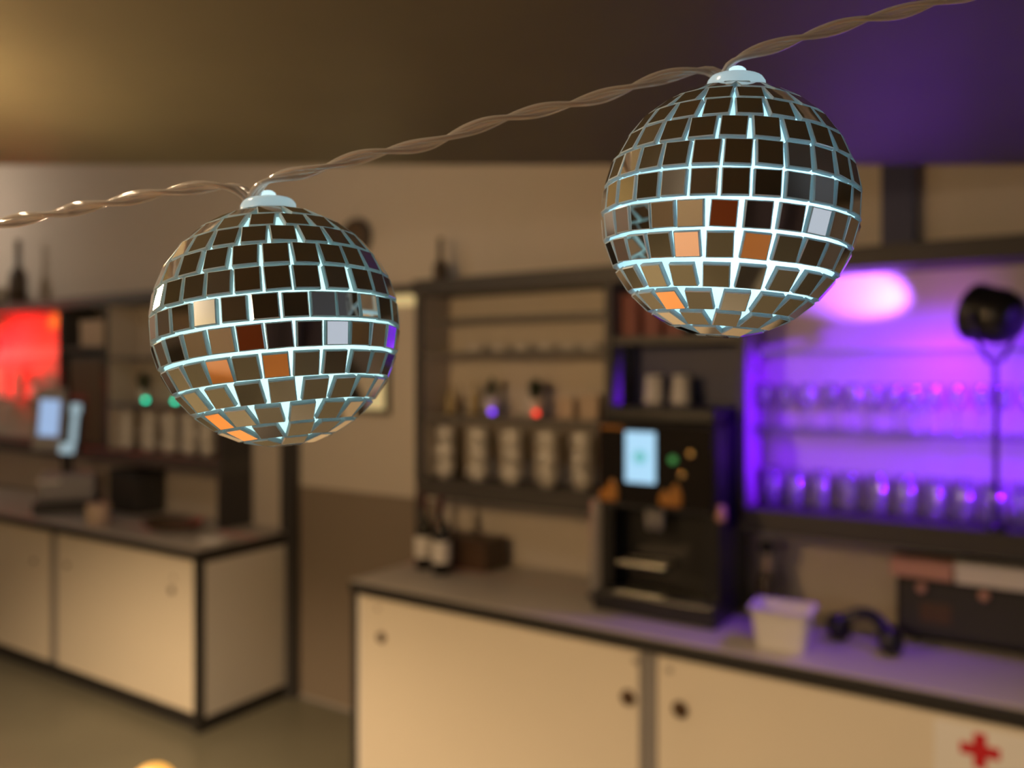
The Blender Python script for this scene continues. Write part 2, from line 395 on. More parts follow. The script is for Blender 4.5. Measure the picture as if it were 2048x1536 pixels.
# ------------------------------------------------------------------ crockery
def make_mug():
    t = thing('mug', 'white mug', 'mug')
    lpart('body', t, M['white'], [(0, .002), (.028, 0), (.034, .004), (.041, .03), (.0425, .076), (.041, .078), (.0385, .075), (.037, .03), (.030, .010), (0, .009)], 18)
    bm = nb(); tube(bm, [(.040, 0, .062), (.055, 0, .060), (.063, 0, .045), (.060, 0, .028), (.040, 0, .020)], .0055, 6)
    obj('handle', bm, M['white'], t)
    return t
mug0 = make_mug(); used = False
BZ = 1.2855
ORD = ('top', 'middle', 'bottom')
COL = ('first', 'second', 'third', 'fourth', 'fifth')
for c, px in enumerate((892, 958, 1026, 1097, 1166)):
    for k in range(3):
        lab = f"{('bottom', 'middle', 'top')[k]} white mug of the {COL[c]} stack from the left, shelf left of the coffee machine"
        o = mug0 if (c == 0 and k == 0) else copy_tree(mug0)
        o.location = P(sx(px, 3.0), 3.0, BZ + k*.0785); o.rotation_euler = (0, 0, -TH + R(random.uniform(245, 295)))
        o['label'] = lab; o['group'] = 'white mugs stacked under the right shelf'
for c, px in enumerate((255, 300, 341, 381, 416)):
    for k in range(3):
        o = copy_tree(mug0); o.location = P(sx(px, 3.0), 3.0, BZ + k*.0785); o.rotation_euler = (0, 0, -TH + R(random.uniform(245, 295)))
        o['label'] = f"{('bottom', 'middle', 'top')[k]} mug of the {COL[c]} stack from the left, under the green lights"
        o['group'] = 'mugs stacked under the left shelf'
def make_saucer():
    bm = nb(); lathe(bm, [(0, .003), (.030, 0), (.034, .003), (.058, .011), (.0585, .0125), (.034, .006), (0, .005)], 18)
    return obj('saucer', bm, M['white'])
sc0 = make_saucer(); first = True
for c, px in enumerate((955, 1003, 1050, 1097, 1143, 1187)):
    for k in range(3):
        o = sc0 if first else sc0.copy()
        if not first: C.objects.link(o)
        first = False
        o.location = P(sx(px, 3.03), 3.03, 1.8605 + k*.0085)
        tag(o, f"{('bottom', 'middle', 'top')[k]} white saucer of the {(COL + ('sixth',))[c]} pile from the left, high on the mug shelf", 'saucer', 'white saucers on the right shelf')

# wine glasses and tumblers in the purple bay
def make_wineglass():
    bm = nb(); lathe(bm, [(0, .0), (.030, .0), (.030, .002), (.010, .006), (.0042, .014), (.0038, .070), (.012, .078), (.027, .098), (.030, .120), (.025, .160), (.024, .160), (.029, .120), (.026, .098), (.010, .081), (0, .080)], 16)
    return obj('wine_glass', bm, M['glass'])
def make_tumbler():
    bm = nb(); lathe(bm, [(0, .0), (.024, .0), (.028, .004), (.033, .06), (.038, .135), (.0365, .135), (.031, .06), (.025, .014), (0, .012)], 16)
    return obj('tumbler', bm, M['glass'])
NUM = ('first', 'second', 'third', 'fourth', 'fifth', 'sixth', 'seventh', 'eighth', 'ninth', 'tenth', 'eleventh', 'twelfth', 'thirteenth', 'fourteenth')
g0 = make_wineglass(); first = True
for k, px in enumerate((1530, 1572, 1616, 1662, 1708, 1748, 1789, 1828, 1869, 1915, 1965, 2006, 2060)):
    o = g0 if first else g0.copy()
    if not first: C.objects.link(o)
    first = False
    tt = 3.045 + random.uniform(-.02, .02)
    o.location = P(sx(px, tt), tt, 1.5725); o.rotation_euler = (0, 0, random.uniform(0, 6))
    tag(o, f"{NUM[k]} stemmed wine glass from the left on the purple lit glass shelf", 'wine glass', 'wine glasses on the glass shelf')
u0 = make_tumbler(); first = True
for k, px in enumerate((1545, 1590, 1642, 1698, 1755, 1812, 1870, 1927, 1986, 2046)):
    o = u0 if first else u0.copy()
    if not first: C.objects.link(o)
    first = False
    o.location = P(sx(px, 3.07), 3.07, BZ)
    tag(o, f"{NUM[k]} tall tumbler from the left along the bottom of the purple bay", 'tumbler', 'tumblers along the purple bay')
# the red bay: white cups that catch the red light
def make_papercup():
    t = thing('paper_cup', 'cup', 'cup')
    lpart('body', t, M['paper'], [(0, .004), (.041, 0), (.041, .002), (.033, .108), (.031, .108), (0, .107)], 20)
    lpart('rim', t, M['paper'], [(.0405, -.001), (.0435, .0), (.044, .003), (.0405, .005)], 20)
    return t
pc0 = make_papercup()
pc0.location = P(sx(1309, 3.025), 3.025, 1.6515)
tag(pc0, 'white paper cup upside down on the coffee machine, nearer the mug shelf', 'cup', 'paper cups on the coffee machine')
bcopy(pc0, sx(1363, 3.025), 3.025, 1.6515, 'white paper cup upside down on the coffee machine, nearer the purple bay')
for k, (px, n) in enumerate(((8, 2), (36, 2), (72, 1), (100, 1))):
    for j in range(n):
        o = bcopy(pc0, sx(px, 3.05), 3.05, 1.5765 + j*.1085, group='cups in the red lit bay')
        o['label'] = f"{('lower', 'upper')[j]} white cup of the {COL[k]} column in the red lit bay" if n == 2 else f"single white cup in the red lit bay, {('nearer the tall cups', 'nearer the dark bay')[k-2]}"

# ------------------------------------------------------------------ plants and small lights on the shelves
def plant(px, z, h, wd, label, t=3.02):
    p = bthing('potted_plant', label, 'plant', sx(px, t), t, z)
    lpart('pot', p, M['white'], [(0, 0), (.030, 0), (.040, .075), (.040, .08), (.036, .08), (.034, .07), (0, .07)], 16)
    lpart('soil', p, M['soil'], [(0, .072), (.035, .070)], 12)
    bm = nb()
    for i in range(46):
        a = random.uniform(0, 2*PI); q = random.uniform(.1, 1); r0 = .012*q
        tip = Vector((math.cos(a)*wd*q, math.sin(a)*wd*q*.8, .07 + h*(1 - .35*q*q) * random.uniform(.75, 1)))
        b0 = Vector((math.cos(a)*r0, math.sin(a)*r0, .068)); mid = (b0 + tip)/2 + Vector((0, 0, .018))
        sd = Vector((-math.sin(a), math.cos(a), 0)) * random.uniform(.006, .010)
        v = [bm.verts.new(x) for x in (b0 - sd*.4, b0 + sd*.4, mid + sd, tip, mid - sd)]
        bm.faces.new(v)
    f = obj('foliage', bm, M['leaf'], p); f['kind'] = 'stuff'
    return p
plant(983, 1.5755, .115, .040, 'narrow dark green plant in white pot, nearer the wine bottles')
plant(1071, 1.5755, .115, .062, 'broad dark green plant in white pot, nearer the coffee machine')
plant(286, 1.5755, .14, .06, 'dark green plant in white pot above the stacked mugs, left shelf', 3.05)
def led(px, z, m, label, t=2.94):
    p = bthing('tea_light', label, 'light', sx(px, t), t, z, group='coloured tea lights')
    lpart('cup', p, M['charcoal'], [(0, 0), (.017, 0), (.018, .012), (.015, .014), (0, .012)], 14)
    lpart('bulb', p, m, [(0, .010), (.009, .012), (.0125, .022), (.010, .032), (0, .037)], 12)
led(984, 1.5755, M['purpleled'], 'purple glowing tea light before the narrow plant')
led(1072, 1.5755, M['redled'], 'red glowing tea light before the broad plant')
led(291, 1.5755, M['greenled'], 'green glowing tea light left of the other green one')
led(350, 1.5755, M['greenled'], 'green glowing tea light half behind the lower mirror ball')
def bottle(name, px, t, z, h, r, m, label, lab=None, neck=.32, group=None, capm=None):
    b = bthing(name, label, 'bottle', sx(px, t), t, z, group=group)
    nr = r*.34
    lpart('body', b, m, [(0, .004), (r*.85, 0), (r, .006), (r, h*(1-neck-.12)), (r*.8, h*(1-neck-.04)), (nr*1.1, h*(1-neck+.04)), (nr, h*.97), (nr*1.15, h*.98), (nr*1.15, h), (0, h)], 20)
    if lab: lpart('label_wrap', b, lab, [(r+.0006, h*.16), (r+.0008, h*.165), (r+.0008, h*.44), (r+.0006, h*.445)], 20, label='white paper label')
    if capm: lpart('capsule', b, capm, [(nr+.001, h*.80), (nr+.0012, h*.97), (nr*1.25, h*.98), (nr*1.25, h+.001), (0, h+.001)], 14, label='dark red neck capsule')
    return b
TB = 2.79
bottle('wine_bottle', 848, 2.84, .9005, .33, .040, M['wine'], 'dark wine bottle with white label against the shelf post', M['paper'], capm=M['capsule'], group='wine bottles')
bottle('wine_bottle', 883, 2.80, .9005, .33, .040, M['wine'], 'dark wine bottle with white label beside the wooden box', M['paper'], capm=M['capsule'], group='wine bottles')
bottle('liquor_bottle', 903, 3.03, 1.5755, .13, .024, M['amberglass'], 'small amber bottle on the plant shelf next to the post', group='amber bottles')
bottle('liquor_bottle', 950, 3.05, 1.5755, .15, .024, M['amberglass'], 'small amber bottle beside the narrow plant', group='amber bottles')
bottle('decanter', 881, 3.0, 2.1905, .20, .036, M['brownglass'], 'brown decanter standing on top of the right shelf unit', neck=.55)
bottle('tall_bottle', 36, 3.0, 2.2505, .46, .06, M['brownglass'], 'tall brown bottle on top of the left shelf unit', neck=.45)
cb = bthing('bowl', 'pale bowl on the left shelf unit top at the photo edge', 'bowl', sx(-9, 2.97), 2.97, 2.2505)
lpart('body', cb, M['white'], [(0, .004), (.05, 0), (.06, .01), (.11, .10), (.115, .13), (.108, .13), (.10, .10), (.05, .02), (0, .018)], 24)
lpart('foot', cb, M['white'], [(.045, 0), (.048, .004), (.05, .012)], 20)
def carton(px, t, z, w_, d_, h, m, label, group, rz=0):
    c = bthing('carton', label, 'box', sx(px, t), t, z, rz, group)
    part('body', c, m, (-w_/2, w_/2, -d_/2, d_/2, 0, h), bev=.003)
    part('lid', c, m, (-w_/2-.002, w_/2+.002, -d_/2-.002, d_/2+.002, h*.72, h+.002), bev=.002)
    return c
carton(1140, 3.04, 1.5755, .075, .08, .085, M['carton'], 'beige carton on the plant shelf beside the broad plant', 'beige cartons')
carton(1185, 3.04, 1.5755, .085, .08, .10, M['carton'], 'beige carton on the plant shelf against the middle bay', 'beige cartons')
for k, px in enumerate((1268, 1312, 1356)):
    carton(px, 3.02, 1.9105, .072, .09, .17, M['redcarton'], f"{('first', 'second', 'third')[k]} red brown carton from the left above the paper cups", 'red cartons in the middle bay')
bx = bthing('wooden_box', 'dark brown wooden box lying behind the wine bottles', 'box', sx(945, 2.99), 2.99, .9005)
part('body', bx, M['darkwood'], (-.16, .13, -.08, .08, 0, .115), bev=.004)
part('lid', bx, M['darkwood'], (-.163, .133, -.083, .083, .117, .135), bev=.004)

# ------------------------------------------------------------------ coffee machine
cm = bthing('coffee_machine', 'tall black coffee machine with lit touch screen on the counter', 'coffee machine', -1.39, 2.72, .9005)
W = .455
part('base', cm, M['black'], (-.005, W+.005, -.03, .36, 0, .075), bev=.008)
part('body', cm, M['black'], (0, W, .13, .36, .075, .38), bev=.006)
part('side_wall', cm, M['black'], (0, .05, .03, .14, .075, .38), bev=.004)
part('side_wall', cm, M['black'], (W-.05, W, .03, .14, .075, .38), bev=.004)
part('brew_head', cm, M['black'], (0, W, 0, .36, .38, .69), bev=.010)
part('top_tray', cm, M['black'], (.01, W-.01, .02, .35, .69, .748), bev=.012)
fp = part('front_panel', cm, M['blackgloss'], (.012, W-.012, -.006, .004, .392, .68), bev=.003, label='glossy black front')
sc = part('screen', cm, M['screen'], (.118, .234, -.012, -.004, .475, .658), bev=.007, label='pale blue lit touch screen')
disc(sc, 'screen_emblem', M['screenmark'], .176, .568, .026, .003, y=-.0115)
for x, h, y in ((.065, .085, .0), (.035, .05, 0), (.27, .06, 0), (.31, .085, 0)):
    bm = nb(); lathe(bm, [(0, 0), (.020, .0), (.024, h*.4), (.014, h*.8), (0, h)], 12, Matrix.Translation((x, -.008, .40)) @ Matrix.Scale(.15, 4, (0, 1, 0)))
    obj('amber_patch', bm, M['amber'], cm, label='amber patch on the glossy front')  # flattened amber shapes low on the front panel
for x, z, m in ((.365, .590, M['brass']), (.335, .515, M['brass'])):
    disc(cm, 'button', m, x, z, .013, .012, y=-.006, label='brass button')
disc(cm, 'button', M['greenlamp'], .300, .565, .014, .008, y=-.006, label='green lit button')
part('logo_strip', cm, M['amber'], (.02, .11, -.009, -.005, .664, .676), label='brown badge strip')
lpart('spout', cm, M['greymetal'], [(0, .30), (.012, .30), (.016, .33), (.02, .385), (0, .385)], 14, Matrix.Translation((.19, .05, 0)))
lpart('spout', cm, M['greymetal'], [(0, .30), (.012, .30), (.016, .33), (.02, .385), (0, .385)], 14, Matrix.Translation((.225, .05, 0)))
part('drip_grid', cm, M['steel'], (.075, .265, -.025, .03, .076, .082), bev=.002)
part('cup_shelf', cm, M['steel'], (.085, .27, -.012, .10, .175, .187), bev=.003, label='steel cup shelf')
lpart('knob', cm, M['pinkcarton'], [(0, 0), (.014, 0), (.018, .02), (.014, .055), (0, .06)], 14, Matrix.Translation((W+.008, .02, .36)), label='pinkish side knob')
gd = bthing('cup_dispenser', 'grey upright cup tube against the coffee machine side', 'dispenser', sx(1197, 2.84), 2.84, .9005)
lpart('tube', gd, M['greymetal'], [(0, .01), (.030, .01), (.032, .02), (.032, .34), (.028, .37), (.016, .385), (0, .388)], 18)
lpart('foot', gd, M['charcoal'], [(0, 0), (.044, 0), (.045, .012), (.032, .02)], 18)

# ------------------------------------------------------------------ things on the right counter
tb = bthing('tub', 'white plastic tub on the counter edge beside the headphones', 'tub', sx(1566, 2.66), 2.66, .9005, R(4))
bm = nb()
def frustum(bm, a0, b0, a1, b1, z0, z1, cut=.2):
    def ring(a, b, z):
        c = min(a, b)*cut
        return [bm.verts.new(p) for p in ((-a+c, -b, z), (a-c, -b, z), (a, -b+c, z), (a, b-c, z), (a-c, b, z), (-a+c, b, z), (-a, b-c, z), (-a, -b+c, z))]
    r0, r1 = ring(a0, b0, z0), ring(a1, b1, z1)
    for i in range(8): bm.faces.new((r0[i], r0[(i+1) % 8], r1[(i+1) % 8], r1[i]))
    return r0, r1
r0, r1 = frustum(bm, .072, .055, .088, .070, 0, .125); bm.faces.new(list(reversed(r0)))
q0, q1 = frustum(bm, .066, .049, .084, .066, .012, .125); bm.faces.new(q0)
for i in range(8): bm.faces.new((r1[i], r1[(i+1) % 8], q1[(i+1) % 8], q1[i]))
obj('body', bm, M['tub'], tb)
bm = nb(); r0, r1 = frustum(bm, .090, .072, .098, .080, .112, .128); q0, q1 = frustum(bm, .084, .066, .0845, .0665, .112, .128)
for i in range(8):
    j = (i+1) % 8; bm.faces.new((r1[i], r1[j], q1[j], q1[i])); bm.faces.new((r0[j], r0[i], q0[i], q0[j]))
obj('rim', bm, M['tub'], tb)
hp = bthing('headphones', 'black headphones lying on the purple lit counter beside the tub', 'headphones', sx(1728, 2.79), 2.79, .9005, R(-8))
for x, y in ((-.085, .02), (.085, -.02)):
    mt = Matrix.Translation((x, y, .0445)) @ Matrix.Rotation(R(72), 4, 'Y')
    e = lpart('ear_cup', hp, M['black'], [(0, -.022), (.032, -.028), (.043, -.016), (.043, .014), (.032, .028), (0, .022)], 20, mt)
bm = nb(); tube(bm, [(-.085 + .17*i/12, .02-.04*i/12 + .035*math.sin(PI*i/12), .058 + .040*math.sin(PI*i/12)) for i in range(13)], .021, 8)
obj('headband', bm, M['black'], hp)
pb = bthing('pump_bottle', 'dark pump bottle behind the white tub', 'bottle', sx(1533, 2.98), 2.98, .9005)
lpart('body', pb, M['brownglass'], [(0, 0), (.03, 0), (.033, .01), (.033, .12), (.018, .15), (.014, .16), (0, .16)], 18)
lpart('neck', pb, M['carton'], [(.013, .16), (.016, .162), (.016, .185), (.008, .19), (.006, .22)], 14)
lpart('pump', pb, M['black'], [(0, .22), (.022, .222), (.026, .24), (.020, .262), (0, .265)], 14)
em = bthing('espresso_machine', 'low black espresso machine under cartons at the photo edge', 'coffee machine', sx(1793, 2.94), 2.94, .9005)
part('body', em, M['black'], (0, .72, 0, .18, .02, .205), bev=.006)
part('front_plate', em, M['charcoal'], (.012, .70, -.006, .002, .04, .19), bev=.003)
for x in (.075, .25, .42): disc(em, 'knob', M['pinkcarton'], x, .180, .015, .022, y=-.006, label='reddish knob')
part('foot', em, M['charcoal'], (.02, .06, .02, .16, 0, .02), (.66, .70, .02, .16, 0, .02))
part('gauge_panel', em, M['darkwood'], (.07, .16, -.010, -.004, .07, .135), bev=.004, label='dull brown panel')
carton(1846, 3.0, 1.106, .18, .12, .055, M['pinkcarton'], 'pinkish flat carton on the espresso machine', 'cartons on the espresso machine')
carton(2000, 3.0, 1.106, .24, .13, .062, M['paper'], 'white flat carton on the espresso machine at photo edge', 'cartons on the espresso machine')
# red cross sign on the cabinet door
sg = bthing('first_aid_sign', 'white sheet with red cross stuck on the cabinet door', 'sign', sx(1960, TF), TF-.0055, zy(1960, 1500, TF))
part('sheet', sg, M['paper'], (-.11, .11, 0, .001, -.16, .062))
bm = nb(); a, b = .047, .0155
pts = [(-b, -a), (b, -a), (b, -b), (a, -b), (a, b), (b, b), (b, a), (-b, a), (-b, b), (-a, b), (-a, -b), (-b, -b)]
f = bm.faces.new([bm.verts.new((x, -.0012, z)) for x, z in pts]); ex = bmesh.ops.extrude_face_region(bm, geom=[f])
bmesh.ops.translate(bm, vec=(0, .0012, 0), verts=[v for v in ex['geom'] if isinstance(v, bmesh.types.BMVert)])
obj('cross', bm, M['redcross'], sg, label='red cross')

# ------------------------------------------------------------------ spot lamps on stands
def spotlamp(px, py, t, aim, lensm, label, zb, rad=.086, st=None, tp=2.946):
    s, z = st if st else (sx(px, t), zy(px, py, t))
    o = bthing('stage_spot', label, 'lamp', s, tp, zb)
    h = z - zb; fo = t - tp
    d = (Vector(aim) - Vector((s, t, z))).normalized()
    mt = Matrix.Translation((0, fo, h)) @ rot_to(d)
    lpart('housing', o, M['black'], [(0, -.075), (.045, -.075), (rad*.80, -.06), (rad, -.02), (rad, .045), (rad*1.06, .050), (rad*1.06, .065), (rad*.92, .065), (rad*.9, .04), (.0, .035)], 24, mt)
    lpart('lens', o, lensm, [(0, .040), (rad*.88, .040), (rad*.88, .042), (0, .046)], 20, mt)
    bm = nb(); side = d.cross(Vector((0, 0, 1))).normalized(); c = Vector((0, fo, h))
    tube(bm, [c + side*(rad+.012), c + side*(rad+.014) - Vector((0, 0, .06)), c + side*.03 - Vector((0, 0, rad+.05)), c - side*.03 - Vector((0, 0, rad+.05)), c - side*(rad+.014) - Vector((0, 0, .06)), c - side*(rad+.012)], .007, 6)
    obj('yoke', bm, M['black'], o)
    for q in (1, -1):
        lpart('knob', o, M['black'], [(0, 0), (.014, .0), (.016, .014), (.010, .022), (0, .022)], 10, Matrix.Translation(c + side*q*(rad+.004)) @ rot_to(side*q))
    bm = nb(); tube(bm, [(0, 0, .01), (0, 0, h-rad-.14), (0, fo*.7, h-rad-.075), (0, fo, h-rad-.045)], .0075, 8); obj('pole', bm, M['black'], o)
    lpart('base', o, M['black'], [(0, 0), (.033, 0), (.034, .006), (.02, .012), (.012, .03), (0, .03)], 20)
    return s, t, z, d
PURPLE = (0.165, 0.003, 1.0)
s0_, t0_, z0_, d = spotlamp(1990, 632, 2.885, (sx(1740, T1)-.02, T1, 2.06), M['lens_p'], 'black stage spot washing the right bay purple, on thin stand', BZ)
mouth = Vector((s0_, t0_, z0_)) + d*.085; am = mouth + d
light('purple_spot_beam', 'SPOT', P(*mouth), 140, (.30, .085, 1.0), .015, P(*am), 34, 0.95)
light('purple_spot_spill', 'SPOT', P(*mouth), 34, (.19, .006, 1.0), .05, P(mouth.x - .35, mouth.y + .08, mouth.z - 1.0), 140, 0.9)
s0_, t0_, z0_, d = spotlamp(None, None, 2.2, (-.38, T1, 1.64), M['lens_p'], 'added purple fill spot on tall floor stand, unseen at the right end of the bar', 0.0, st=(3.0, 1.92), tp=2.3)  # unseen fill lamp added to light the purple bay evenly
mouth = Vector((s0_, t0_, z0_)) + d*.085
light('purple_fill_beam', 'SPOT', P(*mouth), 3000, PURPLE, .04, P(mouth.x + d.x, mouth.y + d.y, mouth.z + d.z), 13, 0.4)
s0_, t0_, z0_, d = spotlamp(-36, 692, 2.885, (sx(114, T1), T1, 2.14), M['lens_r'], 'black stage spot washing the left bay red, on thin stand', BZ)
mouth = Vector((s0_, t0_, z0_)) + d*.085; am = mouth + d
RED = (1.0, 0.003, 0.008)
light('red_spot_beam', 'SPOT', P(*mouth), 22, (1.0, .30, .006), .012, P(*am), 15, 0.9)
light('red_spot_spill', 'SPOT', P(*mouth), 8, RED, .05, P(mouth.x + .06, mouth.y + .7, mouth.z - .30), 148, 0.7)

s0_, t0_, z0_, d = spotlamp(None, None, 2.86, (-6.0, T1, 1.86), M['lens_r'], 'added red fill spot on the far left end of the left worktop, out of frame', .9005, st=(-7.38, 1.94), tp=2.80)  # unseen fill lamp added to spread red over the left bay
mouth = Vector((s0_, t0_, z0_)) + d*.085
light('red_fill_beam', 'SPOT', P(*mouth), 460, RED, .04, P(mouth.x + d.x, mouth.y + d.y, mouth.z + d.z), 48, 0.9)

# ------------------------------------------------------------------ things on the left counter
ti = bthing('till', 'black till with a lit screen and painted side reflection on the left counter', 'till', sx(140, 2.80), 2.80, .9005, R(54))
part('base', ti, M['charcoal'], (-.19, .17, -.12, .16, 0, .07), bev=.012)
part('printer', ti, M['greymetal'], (-.16, .15, -.08, .14, .07, .235), bev=.02, label='grey printer housing')
part('paper_slot', ti, M['paper'], (-.17, -.045, -.092, .0, .185, .205), bev=.004)
bm = nb(); tube(bm, [(-.02, .06, .22), (-.03, .06, .34), (-.05, .05, .46)], .030, 10); obj('neck', bm, M['charcoal'], ti)
mt = Matrix.Translation((-.115, .02, .575)) @ Matrix.Rotation(R(4), 4, 'Y')
bm = nb(); box(bm, -.085, .085, -.02, .03, -.20, .195, bev=.012, mtx=mt); mo = obj('monitor', bm, M['greymetal'], ti)
bm = nb(); box(bm, -.055, .055, -.024, -.018, -.105, .12, bev=.006, mtx=mt); obj('screen', bm, M['postscreen'], mo, label='pale blue lit screen')
mt2 = Matrix.Translation((.018, .0, .52)) @ Matrix.Rotation(R(5), 4, 'Y')
bm = nb(); box(bm, -.045, .045, -.015, .02, -.17, .17, bev=.012, mtx=mt2); dp = obj('monitor_side', bm, M['charcoal'], ti)
for q in ((-.024, .036, .09, .15), (-.014, .026, -.10, .088), (-.064, .020, -.165, -.10)):
    bm = nb(); box(bm, q[0], q[1], -.022, -.010, q[2], q[3], bev=.006, mtx=mt2); obj('glint_strip', bm, M['paintedglint'], dp, label='pale strip painted as a reflection')
rl = bthing('paper_roll', 'beige paper roll beside the till', 'paper roll', sx(197, 2.63), 2.63, .9005)
lpart('roll', rl, M['carton'], [(.012, 0), (.062, 0), (.064, .01), (.064, .11), (.060, .12), (.012, .12), (.012, 0)], 22)
lpart('core', rl, M['rugged'], [(.011, .001), (.0115, .119)], 14)
cr = bthing('black_crate', 'black box under the mug shelf between till and tray', 'box', sx(272, 3.02), 3.02, .9005)
part('body', cr, M['charcoal'], (-.14, .16, -.10, .10, 0, .24), bev=.008)
part('lid', cr, M['black'], (-.143, .163, -.103, .103, .24, .26), bev=.006)
tr = bthing('tray', 'brown oval tray on the left counter beside the black box', 'tray', sx(345, 2.80), 2.80, .9005)
bm = nb(); lathe(bm, [(0, .004), (.15, 0), (.19, .035), (.196, .035), (.155, .006), (0, .008)], 28, Matrix.Scale(.7, 4, (0, 1, 0))); obj('body', bm, M['rugged'], tr)
bm = nb(); lathe(bm, [(.188, .034), (.197, .034), (.197, .042), (.188, .042), (.188, .034)], 28, Matrix.Scale(.7, 4, (0, 1, 0))); obj('rim', bm, M['darkwood'], tr)
ns = bthing('napkins', 'white napkin pad on the left counter corner', 'napkin', sx(428, 2.70), 2.70, .9005, R(12))
ns.name = 'napkin_pad'
part('pad', ns, M['paper'], (-.06, .06, -.05, .05, 0, .012), bev=.002)
part('top_sheet', ns, M['paper'], (-.058, .062, -.048, .052, .0125, .0135))
wp = bthing('wine_tower', 'tall dark panelled tower in the narrow bay left of the mugs', 'tower', sx(166, 3.03), 3.03, BZ)
wp.name = 'bottle_cooler'; wp['category'] = 'cooler'; wp.location = P(-5.18, 3.03, BZ); wp['label'] = 'dark bottle cooler standing in the narrow bay left of the mugs'
part('body', wp, M['charcoal'], (-.20, .20, -.09, .085, 0, .58), bev=.006)
part('door', wp, M['rugged'], (-.185, .185, -.098, -.09, .03, .56), bev=.003)
part('badge', wp, M['redcarton'], (-.19, .02, -.102, -.097, .30, .33), label='dull red badge')
ct = carton(176, 3.02, 1.9305, .26, .12, .17, M['carton'], 'brown carton above the bottle cooler, left shelf unit', 'single carton on the left shelf'); ct.location = P(-5.16, 3.02, 1.9305)

# ------------------------------------------------------------------ wall clock
ck = bthing('wall_clock', 'round dark wall clock half behind the lower mirror ball', 'clock', sx(717, T1), T1-.002, zy(717, 476, T1))
mt = Matrix.Rotation(PI/2, 4, 'X')
lpart('case', ck, M['charcoal'], [(0, 0), (.098, 0), (.100, .012), (.096, .03), (.086, .032), (.084, .022), (0, .022)], 32, mt)
lpart('dial', ck, M['rugged'], [(0, .023), (.084, .023)], 28, mt)
part('hand', ck, M['brass'], (-.003, .003, -.028, -.026, -.01, .06), (-.045, .008, -.027, -.025, -.003, .003))

# ------------------------------------------------------------------ lamps of the room
def pendant(p, r, m, label, ztop, name='pendant_lamp', group=None):
    o = thing(name, label, 'lamp', p, 0, group)
    n = 10
    lpart('bulb', o, m, [(0, -r)] + [(r*math.sin(PI*i/n), -r*math.cos(PI*i/n)) for i in range(1, n)] + [(0, r)], 20)
    lpart('holder', o, M['charcoal'], [(0, r*.98), (r*.35, r*.93), (r*.35, r*1.4), (.006, r*1.5), (0, r*1.5)], 16)
    bm = nb(); tube(bm, [(0, 0, r*1.45), (0, 0, ztop - p.z)], .004, 6); obj('cable', bm, M['black'], o)
    return o
def globe_mat(name, watts, r, col):
    return mat(name, (0.9, 0.8, 0.6), 0.4, emit=col, estr=watts / (4*PI*PI*r*r))
pendant(LAMP_NEAR, R_NEAR, globe_mat('near_globe', P_NEAR, R_NEAR, (1.0, 0.62, 0.27)), 'small warm globe pendant close on the guests side, mirrored in the lower ball', LO)
pendant(LAMP_BAR, R_BAR, globe_mat('bar_globe', P_BAR, R_BAR, WARM), 'large warm globe pendant over the left end of the bar', HI)
pendant(LAMP_FILL, R_BAR, globe_mat('fill_globe', P_FILL, R_BAR, WARM), 'added large warm globe pendant brightening the bar wall before the door', HI)
pendant(LAMP_REAR[0], R_REAR, globe_mat('rear_globe', P_REAR[0], R_REAR, (1.0, 0.77, 0.52)), 'large warm globe pendant behind the viewer, nearer the left wall', LO)
pendant(LAMP_REAR[1], R_REAR, globe_mat('rear_globe', P_REAR[1], R_REAR, (1.0, 0.77, 0.52)), 'large warm globe pendant behind the viewer, nearer the window', LO)

DL = ('before the left bar counter', 'before the door in the bar wall', 'before the right bar counter', 'added to brighten the cord above the lower mirror ball', 'over the high tables at the back', 'over the dark curtain at the back')
for k, (p, e) in enumerate(DOWN):
    o = thing('downlight', 'recessed downlight in the dark ceiling, ' + DL[k], 'lamp', (p.x, p.y, LO-.001), 0, 'ceiling downlights')
    lpart('trim_ring', o, M['charcoal'], [(.048, .0), (.062, -.002), (.064, 0), (.048, .0)], 24)
    lpart('lens', o, M['downlens'], [(0, -.001), (.048, -.001), (.048, 0)], 20)

# guests' furniture, mostly known from the mirror tiles
gt = thing('bar_table', 'round orange wood bar table below the lower mirror ball', 'table', (-.53, .92, 0))
lpart('tabletop', gt, M['orangewood'], [(0, .93), (.31, .93), (.33, .94), (.33, .965), (.32, .97), (0, .97)], 40)
lpart('column', gt, M['charcoal'], [(.03, .02), (.03, .93)], 16)
lpart('foot', gt, M['charcoal'], [(0, 0), (.24, 0), (.24, .012), (.05, .03), (0, .03)], 30)
tl = thing('table_lamp', 'small glowing amber globe lamp at the lower photo edge', 'lamp', (-.522, 1.19, .9705))
lpart('base', tl, M['brass'], [(0, 0), (.05, 0), (.052, .008), (.014, .02), (.012, .175), (.02, .185), (0, .185)], 20)
n = 12
lpart('globe', tl, M['globelow'], [(0, .166)] + [(.035*math.sin(PI*i/n), .201-.035*math.cos(PI*i/n)) for i in range(1, n)] + [(0, .236)], 20)
for x0, x1, lab in ((-.02, .42, 'narrow orange wood high table behind the viewer, nearer the window'), (-1.25, -.55, 'wide orange wood high table behind the viewer, nearer the left wall')):
    rt = thing('high_table', lab, 'table', ((x0+x1)/2, -.92, 0), 0, 'orange wood high tables')
    h_ = (x1-x0)/2
    part('tabletop', rt, M['orangewood'], (-h_, h_, -.42, .42, 1.02, 1.07), bev=.005)
    for x in (-1, 1):
        for y in (-.36, .36):
            part('leg', rt, M['charcoal'], (x*(h_-.05)-.025, x*(h_-.05)+.025, y-.025, y+.025, 0, 1.02))
cu = thing('curtain', 'dark pleated curtain hanging behind the viewer, nearer the window', 'curtain', (1.5, -2.35, 0), R(18))
bm = nb(); n = 90
cols = [(-1.15 + 2.3*i/n, .035*math.sin(i*1.05)) for i in range(n+1)]
